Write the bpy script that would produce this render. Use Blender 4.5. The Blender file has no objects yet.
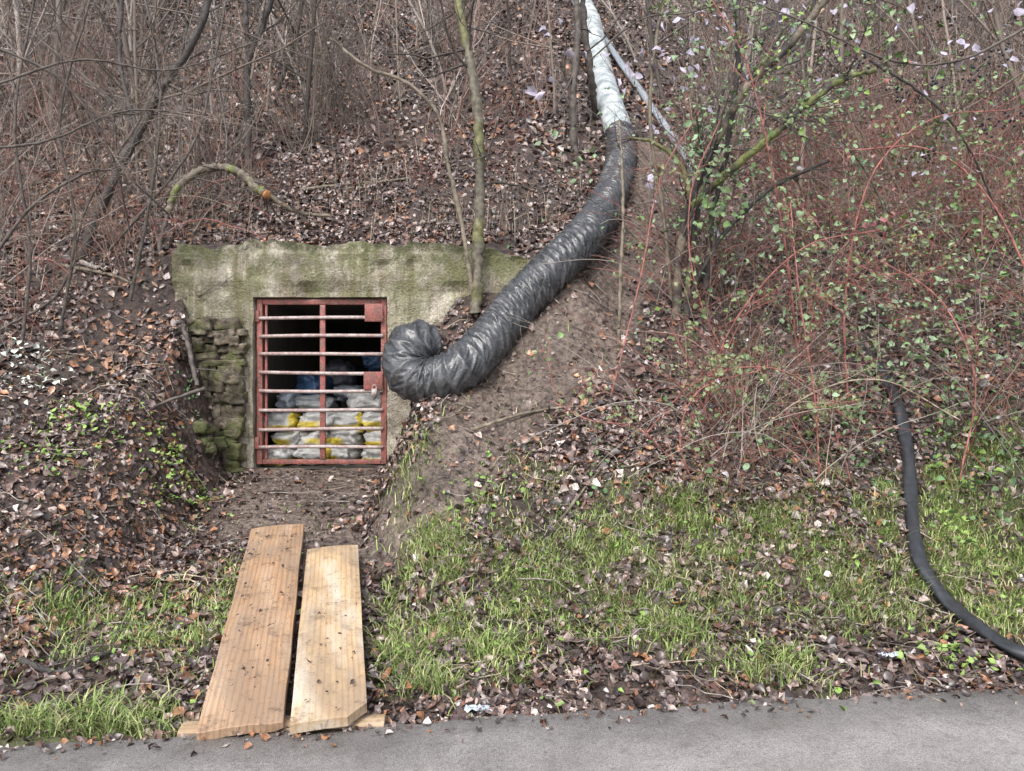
import bpy, bmesh, math, random
import numpy as np
from mathutils import Vector, Matrix, Euler, noise as mn

rng = np.random.default_rng(11)
random.seed(5)
scene = bpy.context.scene
F = 800.0
CAMZ = 1.6

# ------------------------------------------------------------------ noise
def _h(ix, iy, s):
    h = (ix * 374761393 + iy * 668265263 + s * 144269504) & 0xFFFFFFFF
    h = ((h ^ (h >> 13)) * 1274126177) & 0xFFFFFFFF
    h = h ^ (h >> 16)
    return (h & 0xFFFFFF) / float(0xFFFFFF)
def vn(x, y, s=0):
    x = np.asarray(x, float); y = np.asarray(y, float)
    ix = np.floor(x).astype(np.int64); iy = np.floor(y).astype(np.int64)
    fx = x - ix; fy = y - iy
    fx = fx * fx * (3 - 2 * fx); fy = fy * fy * (3 - 2 * fy)
    a = _h(ix, iy, s); b = _h(ix + 1, iy, s); c = _h(ix, iy + 1, s); d = _h(ix + 1, iy + 1, s)
    return (a * (1 - fx) + b * fx) * (1 - fy) + (c * (1 - fx) + d * fx) * fy
def fbm(x, y, s=0, o=3):
    r = 0; a = .5; t = 0
    for i in range(o):
        r = r + a * vn(x, y, s + i * 17); t += a; a *= .5; x = x * 2.03 + 7; y = y * 2.03 + 3
    return r / t
def sst(a, b, x):
    t = np.clip((np.asarray(x, float) - a) / (b - a), 0, 1)
    return t * t * (3 - 2 * t)

# ------------------------------------------------------------------ terrain height
def edge_y(x):
    return 3.85 + 0.143 * np.clip(x, -9, 9)
NY = [-5, 3.86, 4.0, 4.6, 5.4, 6.2, 7.0, 7.6, 8.2, 9.0, 14, 30, 60, 80]
NZ = [-.04, -.03, .03, .2, .62, 1.22, 1.92, 2.5, 3.02, 3.62, 7.3, 19.0, 34, 36]
PY = [3.6, 4.6, 5.3, 6.0, 6.6, 7.5, 9]
PZ = [-.03, .13, .33, .50, .66, .82, .84]
def H(x, y):
    x = np.asarray(x, float); y = np.asarray(y, float)
    off = .143 * np.clip(x, -9, 9) * np.clip((7.2 - y) / 2.5, 0, 1)
    yp = y - off
    n = np.interp(yp, NY, NZ)
    m = sst(3.9, 5.5, yp)
    n = n + m * (fbm(x * .9, y * .9, 3) - .5) * .34 + m * (fbm(x * 4, y * 4, 9) - .5) * .14
    n = n + sst(9, 16, y) * (fbm(x * .25, y * .25, 5) - .5) * 1.6
    n = n + .34 * np.exp(-((x - .45) / .40) ** 2 - ((y - 7.35) / .5) ** 2)
    # earth fill behind the portal
    mx = sst(-3.9, -3.15, x) * (1 - sst(.2, 1.1, x))
    my = sst(7.55, 7.7, y)
    fill = 2.9 + .45 * np.clip(y - 7.65, 0, 5) + (fbm(x * 3, y * 3, 21) - .5) * .1
    n = np.where((mx * my) > 0, n + np.maximum(fill - n, 0) * mx * my, n)
    # cutting to the door
    p = np.interp(y, PY, PZ) + (fbm(x * 5, y * 5, 31) - .5) * .07 * sst(4, 5, y)
    xc = np.interp(y, [3.7, 5, 6, 7.5], [-1.05, -1.45, -1.75, -1.8])
    hwL = np.interp(y, [3.7, 6, 7.0, 7.5], [1.6, .72, .76, .88])
    hwR = np.interp(y, [3.7, 6, 7.5], [.9, .62, .68])
    kR = np.interp(y, [3.7, 5.5, 7.2], [.3, 1.0, 2.8])
    kL = np.interp(y, [3.7, 5.5, 6.8, 7.4], [.3, .9, 2.0, 4.2])
    d = np.where(x < xc, np.maximum(xc - x - hwL, 0) * kL, np.maximum(x - xc - hwR, 0) * kR)
    cut = p + d + (fbm(x * 6, y * 6, 37) - .5) * .16 * np.clip(d * 3, 0, 1)
    cm = 1 - sst(7.56, 7.66, y)
    h = .16; a = np.clip(.5 + .5 * (cut - n) / h, 0, 1)
    c = cut * (1 - a) + n * a - h * a * (1 - a)
    n = n + (c - n) * cm
    # boards rest on the ground
    pz = .0 + (y - 3.6) * (.475 / 2.36)
    pc = np.interp(y, [3.6, 5.9], [-1.04, -1.55])
    fm = (1 - sst(.42, .6, np.abs(x - pc))) * (1 - sst(5.85, 6.1, y))
    n = n + (np.minimum(n, pz) - n) * fm
    n = np.where(yp < 3.86, np.minimum(n, -.03), n)
    return n
def Hs(x, y): return float(H(np.array([x]), np.array([y]))[0])
def normals(x, y, e=.06):
    gx = (H(x + e, y) - H(x - e, y)) / (2 * e); gy = (H(x, y + e) - H(x, y - e)) / (2 * e)
    n = np.stack([-gx, -gy, np.ones_like(gx)], 1)
    return n / np.linalg.norm(n, axis=1)[:, None]
def P(u, v, d):
    return np.array([(u - 512) * d / F, d, CAMZ - (v - 385.5) * d / F])
DD = np.arange(3.2, 45, .02)
def hit(u, v, lift=0.0):
    x = (u - 512) * DD / F; z = CAMZ - (v - 385.5) * DD / F
    h = H(x, DD) + lift
    i = np.argmax(h >= z)
    return np.array([x[i], DD[i], z[i]])

# ------------------------------------------------------------------ mesh helpers
def make_obj(name, V, Q=None, T=None, C=None, mat=None, smooth=False, parent=None):
    me = bpy.data.meshes.new(name)
    V = np.asarray(V, np.float32)
    nq = 0 if Q is None else len(Q); nt = 0 if T is None else len(T)
    loops = []
    if nq: loops.append(np.asarray(Q, np.int32).ravel())
    if nt: loops.append(np.asarray(T, np.int32).ravel())
    loops = np.concatenate(loops)
    starts = np.concatenate([np.arange(nq) * 4, nq * 4 + np.arange(nt) * 3]).astype(np.int32)
    me.vertices.add(len(V)); me.vertices.foreach_set('co', V.ravel())
    me.loops.add(len(loops)); me.loops.foreach_set('vertex_index', loops)
    me.polygons.add(nq + nt); me.polygons.foreach_set('loop_start', starts)
    me.update(calc_edges=True)
    if smooth: me.polygons.foreach_set('use_smooth', np.ones(len(me.polygons), bool))
    if C is not None:
        a = me.attributes.new('Col', 'FLOAT_COLOR', 'POINT')
        C = np.asarray(C, np.float32)
        a.data.foreach_set('color', np.concatenate([C, np.ones((len(C), 1), np.float32)], 1).ravel())
    if mat: me.materials.append(mat)
    ob = bpy.data.objects.new(name, me); scene.collection.objects.link(ob)
    if parent: ob.parent = parent
    return ob
def empty(name):
    e = bpy.data.objects.new(name, None); scene.collection.objects.link(e); return e

class Acc:
    def __init__(s): s.V = []; s.Q = []; s.T = []; s.C = []; s.n = 0
    def add(s, V, Q=None, T=None, C=(1, 1, 1)):
        V = np.asarray(V, float)
        C = np.asarray(C, float)
        if C.ndim == 1: C = np.tile(C, (len(V), 1))
        s.V.append(V); s.C.append(C)
        if Q is not None and len(Q): s.Q.append(np.asarray(Q) + s.n)
        if T is not None and len(T): s.T.append(np.asarray(T) + s.n)
        s.n += len(V)
    def tube(s, pts, rad, sides=4, col=(1, 1, 1), cap=False, bump=0):
        pts = np.asarray(pts, float); n = len(pts)
        rad = np.broadcast_to(np.asarray(rad, float), (n,))
        t = np.gradient(pts, axis=0); t /= (np.linalg.norm(t, axis=1)[:, None] + 1e-9)
        mt = np.abs(t.mean(0)); ref = np.eye(3)[int(np.argmin(mt))]
        a = np.cross(t, ref); a /= (np.linalg.norm(a, axis=1)[:, None] + 1e-9)
        b = np.cross(t, a)
        an = np.arange(sides) * 2 * math.pi / sides
        rr = rad[:, None, None] * np.ones((1, sides, 1))
        if bump: rr = rr * (1 + bump * (rng.random((n, sides, 1)) - .5))
        ring = pts[:, None, :] + rr * (np.cos(an)[None, :, None] * a[:, None, :] + np.sin(an)[None, :, None] * b[:, None, :])
        V = ring.reshape(-1, 3)
        i = np.arange(n - 1)[:, None] * sides; j = np.arange(sides)[None, :]; j2 = (j + 1) % sides
        Q = np.stack([i + j, i + j2, i + sides + j2, i + sides + j], -1).reshape(-1, 4)
        T = None
        if cap:
            V = np.concatenate([V, pts[:1], pts[-1:]]); c0 = n * sides; c1 = c0 + 1
            T = [(c0, (k + 1) % sides, k) for k in range(sides)] + [(c1, (n - 1) * sides + k, (n - 1) * sides + (k + 1) % sides) for k in range(sides)]
        s.add(V, Q, T, col)
    def arrays(s):
        return np.concatenate(s.V), (np.concatenate(s.Q) if s.Q else None), (np.concatenate(s.T) if s.T else None), np.concatenate(s.C)
    def build(s, name, mat, smooth=False, parent=None):
        V, Q, T, C = s.arrays(); return make_obj(name, V, Q, T, C, mat, smooth, parent)
def spline(pts, n):
    pts = np.asarray(pts, float); m = len(pts)
    p = np.concatenate([[2 * pts[0] - pts[1]], pts, [2 * pts[-1] - pts[-2]]])
    out = []
    for t in np.linspace(0, m - 1 - 1e-6, n):
        i = int(t); f = t - i; a, b, c, d = p[i], p[i + 1], p[i + 2], p[i + 3]
        out.append(.5 * ((2 * b) + (-a + c) * f + (2 * a - 5 * b + 4 * c - d) * f * f + (-a + 3 * b - 3 * c + d) * f ** 3))
    return np.array(out)
def box(acc, lo, hi, col=(1, 1, 1)):
    x0, y0, z0 = lo; x1, y1, z1 = hi
    V = [(x0, y0, z0), (x1, y0, z0), (x1, y1, z0), (x0, y1, z0), (x0, y0, z1), (x1, y0, z1), (x1, y1, z1), (x0, y1, z1)]
    Q = [(0, 3, 2, 1), (4, 5, 6, 7), (0, 1, 5, 4), (1, 2, 6, 5), (2, 3, 7, 6), (3, 0, 4, 7)]
    acc.add(V, Q, None, col)

# ------------------------------------------------------------------ materials
class NT:
    def __init__(s, name):
        s.m = bpy.data.materials.new(name); s.m.use_nodes = True
        s.t = s.m.node_tree; s.b = s.t.nodes['Principled BSDF']
    def n(s, typ, **kw):
        nd = s.t.nodes.new(typ)
        for k, v in kw.items():
            if k in nd.inputs: nd.inputs[k].default_value = v
            else: setattr(nd, k, v)
        return nd
    def l(s, a, b): s.t.links.new(a, b)
    def coord(s, scale=(1, 1, 1), out='Object'):
        tc = s.n('ShaderNodeTexCoord'); mp = s.n('ShaderNodeMapping'); mp.inputs['Scale'].default_value = scale
        s.l(tc.outputs[out], mp.inputs['Vector']); return mp.outputs[0]
    def noise(s, vec, scale, detail=4, rough=.6):
        nd = s.n('ShaderNodeTexNoise'); nd.inputs['Scale'].default_value = scale
        nd.inputs['Detail'].default_value = detail; nd.inputs['Roughness'].default_value = rough
        s.l(vec, nd.inputs['Vector']); return nd.outputs['Fac']
    def ramp(s, fac, stops):
        r = s.n('ShaderNodeValToRGB'); e = r.color_ramp.elements
        while len(e) < len(stops): e.new(.5)
        for i, (p, c) in enumerate(stops):
            e[i].position = p; e[i].color = (c, c, c, 1) if isinstance(c, (int, float)) else (*c, 1)
        s.l(fac, r.inputs[0]); return r.outputs[0]
    def mix(s, fac, a, b, mode='MIX'):
        m = s.n('ShaderNodeMix', data_type='RGBA', blend_type=mode)
        for inp, val in ((m.inputs[0], fac), (m.inputs[6], a), (m.inputs[7], b)):
            if isinstance(val, (int, float)): inp.default_value = val
            elif isinstance(val, tuple): inp.default_value = (*val, 1)
            else: s.l(val, inp)
        return m.outputs[2]
    def bump(s, h, st=.5, dist=.01):
        b = s.n('ShaderNodeBump'); b.inputs['Strength'].default_value = st; b.inputs['Distance'].default_value = dist
        s.l(h, b.inputs['Height']); s.l(b.outputs[0], s.b.inputs['Normal'])
    def fin(s, col, rough=.7, spec=.4):
        if isinstance(col, tuple): s.b.inputs['Base Color'].default_value = (*col, 1)
        else: s.l(col, s.b.inputs['Base Color'])
        if isinstance(rough, (int, float)): s.b.inputs['Roughness'].default_value = rough
        else: s.l(rough, s.b.inputs['Roughness'])
        s.b.inputs['Specular IOR Level'].default_value = spec
        return s.m
def attr_mat(name, rough=.6, ns=30, lo=.6, hi=1.35, spec=.4, bmp=0):
    k = NT(name); at = k.n('ShaderNodeAttribute', attribute_name='Col')
    if ns == 0: return k.fin(at.outputs['Color'], rough, spec)
    v = k.coord(); f = k.noise(v, ns, 2)
    r = k.ramp(f, [(.3, lo), (.7, hi)])
    c = k.mix(1.0, at.outputs['Color'], r, 'MULTIPLY')
    if bmp: k.bump(f, bmp, .01)
    return k.fin(c, rough, spec)

M_leaf = attr_mat('leaf_litter_mat', .30, 60, .5, 1.5, .6)
M_grass = attr_mat('grass_mat', .5, 0, spec=.3)
M_foliage = attr_mat('foliage_mat', .42, 30, .75, 1.2, .4)
M_bark = attr_mat('bark_mat', .65, 18, .5, 1.5, .4, .6)
M_twig = attr_mat('twig_mat', .6, 0, spec=.3)

# soil / terrain
k = NT('ground_mat'); v = k.coord()
at = k.n('ShaderNodeAttribute', attribute_name='Col')
f1 = k.noise(v, 3, 4, .7); f2 = k.noise(v, 22, 4, .75)
vo = k.n('ShaderNodeTexVoronoi'); vo.inputs['Scale'].default_value = 16; k.l(v, vo.inputs['Vector'])
litter = k.mix(k.ramp(vo.outputs['Color'], [(.25, 0.0), (.8, 1.0)]), (.045, .031, .026), (.15, .105, .085))
litter = k.mix(k.ramp(f2, [(.35, 0.), (.65, .7)]), litter, (.05, .036, .031))
soil = k.mix(k.ramp(f2, [(.35, 0.), (.65, 1.)]), (.07, .05, .04), (.25, .195, .16))
sp = k.n('ShaderNodeSeparateColor'); k.l(at.outputs['Color'], sp.inputs[0])
c = k.mix(sp.outputs[0], litter, soil)
gr = k.mix(k.ramp(f2, [(.3, 0.), (.7, 1.)]), (.06, .065, .028), (.15, .17, .065))
c = k.mix(sp.outputs[1], c, gr)
c = k.mix(1.0, c, k.ramp(f1, [(.3, .6), (.7, 1.35)]), 'MULTIPLY')
k.bump(k.mix(.5, f2, vo.outputs['Distance']), 1., .07)
M_ground = k.fin(c, k.ramp(f1, [(.35, .38), (.65, .8)]), .5)

# asphalt
k = NT('asphalt_mat'); v = k.coord()
a = k.noise(v, 190, 2, .8); b = k.noise(v, 1.3, 5, .65); d = k.noise(v, 14, 4, .7); e = k.noise(v, 55, 3, .7)
c = k.mix(k.ramp(a, [(.38, 0.), (.62, 1.)]), (.20, .188, .178), (.47, .44, .415))
c = k.mix(k.ramp(e, [(.55, 0.), (.7, .6)]), c, (.12, .11, .105))
c = k.mix(1.0, c, k.ramp(b, [(.3, .68), (.7, 1.2)]), 'MULTIPLY')
c = k.mix(k.ramp(d, [(.52, 0.), (.75, .6)]), c, (.16, .14, .12))
k.bump(a, .7, .008)
M_road = k.fin(c, k.ramp(b, [(.35, .38), (.65, .75)]), .45)

# concrete
k = NT('concrete_mat'); v = k.coord()
f = k.noise(v, 2.6, 8, .74); g = k.noise(v, 45, 3, .7); st = k.noise(k.coord((6, 3, .7)), 1.5, 6, .72)
c = k.mix(k.ramp(f, [(.38, 0.), (.60, 1.)]), (.24, .21, .165), (.66, .60, .49))
c = k.mix(k.ramp(st, [(.46, 0.), (.62, .8)]), c, (.20, .155, .095))
gm = k.noise(k.coord((1.8, 1, 1.3)), 1.9, 8, .78)
tc = k.n('ShaderNodeTexCoord'); sx = k.n('ShaderNodeSeparateXYZ'); k.l(tc.outputs['Object'], sx.inputs[0])
mr = k.n('ShaderNodeMapRange'); mr.inputs[1].default_value = 1.7; mr.inputs[2].default_value = 2.8; mr.inputs[3].default_value = .15; k.l(sx.outputs[2], mr.inputs[0])
mm = k.n('ShaderNodeMath', operation='MULTIPLY'); k.l(mr.outputs[0], mm.inputs[0]); k.l(k.ramp(gm, [(.45, 0.), (.57, .85)]), mm.inputs[1])
c = k.mix(mm.outputs[0], c, (.165, .175, .07))
mr2 = k.n('ShaderNodeMapRange'); mr2.inputs[1].default_value = 2.66; mr2.inputs[2].default_value = 2.96; k.l(sx.outputs[2], mr2.inputs[0])
m2 = k.n('ShaderNodeMath', operation='MULTIPLY'); k.l(mr2.outputs[0], m2.inputs[0]); k.l(k.ramp(k.noise(v, 5, 5, .75), [(.40, 0.), (.56, 1.)]), m2.inputs[1])
c = k.mix(m2.outputs[0], c, (.06, .065, .03))
mr3 = k.n('ShaderNodeMapRange'); mr3.inputs[1].default_value = -2.6; mr3.inputs[2].default_value = -3.2; k.l(sx.outputs[0], mr3.inputs[0])
m3 = k.n('ShaderNodeMath', operation='MULTIPLY'); k.l(mr3.outputs[0], m3.inputs[0]); k.l(k.ramp(k.noise(v, 4, 5, .75), [(.44, 0.), (.6, .8)]), m3.inputs[1])
c = k.mix(m3.outputs[0], c, (.11, .115, .06))
c = k.mix(1., c, k.ramp(g, [(.3, .78), (.7, 1.2)]), 'MULTIPLY')
k.bump(k.mix(.5, f, g), 1.0, .06)
M_conc = k.fin(c, .75, .35)

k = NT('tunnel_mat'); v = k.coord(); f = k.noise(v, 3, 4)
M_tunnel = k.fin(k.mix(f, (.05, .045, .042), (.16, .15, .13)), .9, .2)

k = NT('rubble_stone_mat'); v = k.coord(); f = k.noise(v, 9, 6, .75); g = k.noise(v, 4, 6, .75)
at = k.n('ShaderNodeAttribute', attribute_name='Col')
c = k.mix(k.ramp(f, [(.38, 0.), (.62, 1.)]), (.06, .052, .042), (.34, .30, .24))
c = k.mix(1., c, at.outputs['Color'], 'MULTIPLY')
c = k.mix(k.ramp(g, [(.46, 0.), (.55, .8)]), c, (.12, .14, .045))
k.bump(f, 1., .06); M_stone = k.fin(c, .8, .3)

def rust(name, p, q, r):
    k = NT(name); v = k.coord(); f = k.noise(v, 14, 6, .72); g = k.noise(v, 70, 3, .7)
    c = k.mix(k.ramp(f, [(.42, 0.), (.56, 1.)]), p, q)
    c = k.mix(k.ramp(g, [(.5, 0.), (.7, .7)]), c, r)
    k.bump(g, .5, .004); return k.fin(c, .55, .45)
M_gate = rust('red_rust_paint', (.33, .085, .07), (.18, .07, .055), (.40, .29, .26))
M_rod = rust('rusty_rod', (.36, .25, .23), (.52, .46, .44), (.25, .12, .09))

def wood(name, c1, c2, c3, pale, dirt):
    k = NT(name); v = k.coord((30, 1.0, 30)); f = k.noise(v, 1.6, 6, .7)
    w = k.noise(k.coord((4, .9, 4)), 1.3, 5, .6); v2 = k.coord()
    c = k.mix(k.ramp(f, [(.35, 0.), (.65, 1.)]), c1, c2)
    wv = k.n('ShaderNodeTexWave', wave_type='BANDS', bands_direction='X'); wv.inputs['Scale'].default_value = 11
    wv.inputs['Distortion'].default_value = 6; wv.inputs['Detail'].default_value = 4; wv.inputs['Detail Scale'].default_value = .7
    k.l(k.coord((1, .12, 1)), wv.inputs['Vector'])
    c = k.mix(k.ramp(wv.outputs['Fac'], [(.0, .65), (.45, .0)]), c, c3)
    c = k.mix(k.ramp(w, [(.46, 0.), (.60, pale)]), c, (.62, .56, .46))
    gq = k.noise(k.coord((2.5, 1, 2)), 1.1, 5, .6)
    c = k.mix(k.ramp(gq, [(.42, .65), (.56, 0.)]), c, (.27, .20, .145))
    d = k.noise(v2, 7, 8, .82)
    c = k.mix(k.ramp(d, [(.53, 0.), (.64, dirt)]), c, (.12, .085, .06))
    d2 = k.noise(v2, 60, 3, .7)
    c = k.mix(k.ramp(d2, [(.61, 0.), (.68, .75)]), c, (.09, .06, .045))
    kn = k.n('ShaderNodeTexVoronoi'); kn.inputs['Scale'].default_value = 1.0; k.l(k.coord((4.5, 2.2, 4)), kn.inputs['Vector'])
    c = k.mix(k.ramp(kn.outputs['Distance'], [(.07, .85), (.13, 0.)]), c, (.16, .08, .04))
    k.bump(f, .5, .005); return k.fin(c, k.ramp(w, [(.4, .33), (.65, .6)]), .5)
M_wood1 = wood('weathered_plank', (.38, .225, .125), (.54, .345, .20), (.28, .145, .08), .2, .85)
M_wood2 = wood('fresh_plank', (.54, .37, .20), (.68, .50, .30), (.44, .26, .13), .8, .65)

# ------------------------------------------------------------------ key layout lines
duct_pts = [P(430, 352, 7.05), P(414, 346, 6.85), P(406, 370, 6.70), P(428, 382, 6.64)]
for (u, vv) in [(462, 368), (492, 337), (520, 303), (552, 270), (582, 240), (604, 210), (616, 180), (622, 150), (617, 126), (608, 98), (598, 60), (590, 20), (575, -10), (560, -40)]:
    duct_pts.append(hit(u, vv, .17))
duct_pts = np.array(duct_pts)
duct_line = spline(duct_pts, 200)
soil_line = spline([hit(u, v_) for (u, v_) in [(395, 520), (440, 490), (470, 440), (510, 395), (560, 350), (600, 310), (635, 260), (650, 215), (655, 185), (650, 150)]], 60)
hose_pts = [hit(u, v_, l_) for (u, v_, l_) in [(858, 345, -.02), (874, 362, .03), (886, 380, .07), (898, 405, .07), (906, 440, .065), (910, 480, .06), (912, 520, .06), (920, 560, .06), (938, 590, .06), (962, 614, .06), (992, 636, .055), (1030, 656, .055), (1100, 676, .05)]]
hose_line = spline(hose_pts, 70)
def dist_line(x, y, L):
    d = np.full(np.shape(x), 1e9)
    for q in L: d = np.minimum(d, (x - q[0]) ** 2 + (y - q[1]) ** 2)
    return np.sqrt(d)
def soil_mask(x, y):
    w = .36 + .25 * (fbm(x * 2, y * 2, 41) - .5)
    a = 1 - sst(w * .5, w * 1.3, dist_line(x, y, soil_line[::2]))
    xc = np.interp(y, [5, 6, 7.5], [-1.4, -1.72, -1.8])
    b = (1 - sst(.4, .75, np.abs(x - xc))) * sst(5.6, 6.0, y) * (1 - sst(7.6, 7.8, y))
    return np.maximum(a, b)
def grass_mask(x, y):
    yp = y - .143 * x
    n = fbm(x * 1.7, y * 1.7, 51); n2 = fbm(x * 5, y * 5, 57)
    a = sst(4.1, 4.5, yp + (n - .5) * 1.0) * (1 - sst(5.2, 5.85, yp + (n - .5) * 1.1)) * sst(-.95, -.5, x) * (.75 + .25 * sst(.4, .6, n))
    b = np.exp(-((x + 2.35) / .5) ** 2 - ((y - 4.75) / .27) ** 2) * 1.1
    b2 = np.exp(-((x + 1.75) / .16) ** 2 - ((y - 4.9) / .5) ** 2) * .8
    c = sst(-1.3, -1.7, x) * np.exp(-((yp - 4.0) / .17) ** 2) * 1.3
    e = np.exp(-((x + .75) / .15) ** 2 - ((y - 5.9) / .3) ** 2) * .35
    m = np.maximum.reduce([a, b, b2, c, e])
    return np.clip(m * (.26 + 1.2 * sst(.34, .60, n2)), 0, 1)

# ------------------------------------------------------------------ terrain mesh
xs = np.unique(np.round(np.concatenate([np.linspace(-70, -14, 25), np.arange(-14, -6, .2), np.arange(-6, 6, .05), np.arange(6, 14, .2), np.linspace(14, 70, 25)]), 4))
ys = np.unique(np.round(np.concatenate([np.linspace(-70, 3, 12), np.arange(3, 9, .05), np.arange(9, 16, .14), np.arange(16, 34, .5), np.linspace(34, 90, 20)]), 4))
X, Y = np.meshgrid(xs, ys); Z = H(X, Y)
V = np.stack([X.ravel(), Y.ravel(), Z.ravel()], 1)
nx = len(xs); ny = len(ys)
I, J = np.meshgrid(np.arange(nx - 1), np.arange(ny - 1)); b0 = (J * nx + I).ravel()
Q = np.stack([b0, b0 + 1, b0 + nx + 1, b0 + nx], 1)
cx = V[Q][:, :, 0].mean(1); cy = V[Q][:, :, 1].mean(1)
Q = Q[~((cx > -2.46) & (cx < -1.14) & (cy > 7.5) & (cy < 7.75))]
C = np.stack([soil_mask(V[:, 0], V[:, 1]), grass_mask(V[:, 0], V[:, 1]) * .8, np.zeros(len(V))], 1)
make_obj('hillside_ground', V, Q, None, C, M_ground, True)

# ------------------------------------------------------------------ road
rx = np.concatenate([np.linspace(-70, -8, 20), np.arange(-7.9, 8, .06), np.linspace(8.1, 70, 20)])
er = edge_y(rx) + .02 + (fbm(rx * 2.5, rx * 0, 61) - .5) * .10 + (vn(rx * 14, rx * 0, 63) - .5) * .03
rows = [(-.035, .0), (0., -.02), (0, -.5), (0, -2), (0, -9)]
V = []
for (z, dy) in rows:
    V.append(np.stack([rx, (er if dy > -.6 else edge_y(rx)) + dy, np.full_like(rx, z + .012)], 1))
V = np.concatenate(V); n = len(rx); Q = []
for r in range(len(rows) - 1):
    i = np.arange(n - 1) + r * n; Q.append(np.stack([i, i + n, i + n + 1, i + 1], 1))
make_obj('asphalt_road', V, np.concatenate(Q)[:, ::-1], None, None, M_road, False)

# ------------------------------------------------------------------ bunker portal
portal = empty('concrete_bunker_entrance')
OX0, OX1, OZ0, OZ1 = -2.43, -1.17, .80, 2.43
gx = np.unique(np.round(np.concatenate([np.arange(-3.18, OX0, .05), np.arange(OX0, OX1, .05), np.arange(OX1, .3, .05), [OX0, OX1]]), 4))
gz = np.unique(np.round(np.concatenate([np.arange(.3, OZ0, .05), np.arange(OZ0, OZ1, .05), np.arange(OZ1, 2.97, .05), [OZ0, OZ1, 2.96]]), 4))
bm = bmesh.new(); vv = {}
for i, x in enumerate(gx):
    for j, z in enumerate(gz): vv[i, j] = bm.verts.new((x, 7.5, z))
for i in range(len(gx) - 1):
    for j in range(len(gz) - 1):
        xm = (gx[i] + gx[i + 1]) / 2; zm = (gz[j] + gz[j + 1]) / 2
        if OX0 < xm < OX1 and OZ0 < zm < OZ1: continue
        bm.faces.new((vv[i, j], vv[i + 1, j], vv[i + 1, j + 1], vv[i, j + 1]))
for v_ in [v_ for v_ in bm.verts if not v_.link_faces]: bm.verts.remove(v_)
ret = bmesh.ops.extrude_face_region(bm, geom=bm.faces[:])
for g in ret['geom']:
    if isinstance(g, bmesh.types.BMVert): g.co.y += .32
for v_ in bm.verts:
    x, y, z = v_.co
    if y < 7.6:
        q = mn.noise(Vector((x * 1.6, z * 1.6, 3))) * .02 + mn.noise(Vector((x * 9, z * 9, 7))) * .010
        q -= .02 * float(sst(2.45, 2.6, z))
        pit = mn.noise(Vector((x * 4, z * 5, 17)))
        if pit > .22: q += (pit - .22) * .12
        if z > 2.88: q += .03 + .03 * mn.noise(Vector((x * 5, 4, 2)))
        v_.co.y += q
    if z > 2.86:
        v_.co.z += -.12 * max(0, mn.noise(Vector((x * 2.3, 1.3, y * 2))) + .15) + mn.noise(Vector((x * 8, 5, 0))) * .035
    if z > 2.0: v_.co.z -= .18 * float(sst(-.25, .3, x)) * (z - 2.0)
    if z > 2.3 and x < -2.9: v_.co.x += mn.noise(Vector((z * 6, 2, 0))) * .07
    if abs(x - OX0) < .01 or abs(x - OX1) < .01: v_.co.x += mn.noise(Vector((z * 7, x, 0))) * .014
bmesh.ops.recalc_face_normals(bm, faces=bm.faces)
me = bpy.data.meshes.new('front_wall'); bm.to_mesh(me); bm.free(); me.materials.append(M_conc)
ob = bpy.data.objects.new('front_wall', me); scene.collection.objects.link(ob); ob.parent = portal
A = Acc()
x0, x1, y0, y1, z0, z1 = OX0 - .03, OX1 + .03, 7.8, 11.0, .82, 2.46
V = [(x0, 7.5, z0), (x1, 7.5, z0), (x1, y1, z0), (x0, y1, z0), (x0, y0, z1), (x1, y0, z1), (x1, y1, z1), (x0, y1, z1), (x0, y0, z0), (x1, y0, z0)]
A.add(V, [(0, 1, 2, 3), (4, 7, 6, 5), (8, 3, 7, 4), (9, 5, 6, 2), (3, 2, 6, 7)])
A.build('passage', M_tunnel, parent=portal)

# rubble masonry left of the door, flush with the concrete, running down to the ground
A = Acc()
def stone(c, s, seed, rot):
    bm = bmesh.new(); bmesh.ops.create_cube(bm, size=1); bmesh.ops.subdivide_edges(bm, edges=bm.edges[:], cuts=5, use_grid_fill=True)
    V = []; R = Matrix.Rotation(rot[0], 3, 'Y') @ Matrix.Rotation(rot[1], 3, 'Z')
    for v_ in bm.verts:
        p = v_.co.copy(); r = p.normalized() * .60; p = p.lerp(r, .14)
        q = mn.noise(Vector((p.x * 1.6 + seed, p.y * 1.6, p.z * 1.6))) * .34 + mn.noise(Vector((p.x * 5 + seed, p.y * 5, p.z * 5))) * .12
        p = p * (1 + q); p = R @ Vector((p.x * s[0], p.y * s[1], p.z * s[2])); V.append((c[0] + p.x, c[1] + p.y, c[2] + p.z))
    bm.verts.index_update(); Q = [[x.index for x in f.verts] for f in bm.faces]; bm.free()
    A.add(V, Q, None, np.array([1, .95, .88]) * random.uniform(.5, 1.25))
z = .66
while z < 2.16:
    h = random.choice([.06, .08, .10, .13]); x = -2.50 - random.uniform(-.03, .05)
    lim = -2.84 - (z - .8) * .06 - random.uniform(0, .12)
    while x > lim:
        w = random.uniform(.08, .24); hh = h * random.uniform(.8, 1.3)
        stone((x - w / 2, 7.47 + random.uniform(-.035, .03), z + h / 2 + random.uniform(-.015, .015)), (w * 1.02, .16, hh), random.random() * 50, (random.uniform(-.12, .12), random.uniform(-.15, .15)))
        x -= w
    z += h
# fallen stones at the foot
for _ in range(9):
    x = random.uniform(-2.75, -2.5); y = random.uniform(6.95, 7.35); s_ = random.uniform(.06, .13)
    stone((x, y, Hs(x, y) + s_ * .2), (s_ * 1.5, s_, s_ * .8), random.random() * 50, (random.uniform(-.5, .5), random.uniform(-1, 1)))
A.build('rubble_stone_wall', M_stone, False)

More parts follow.
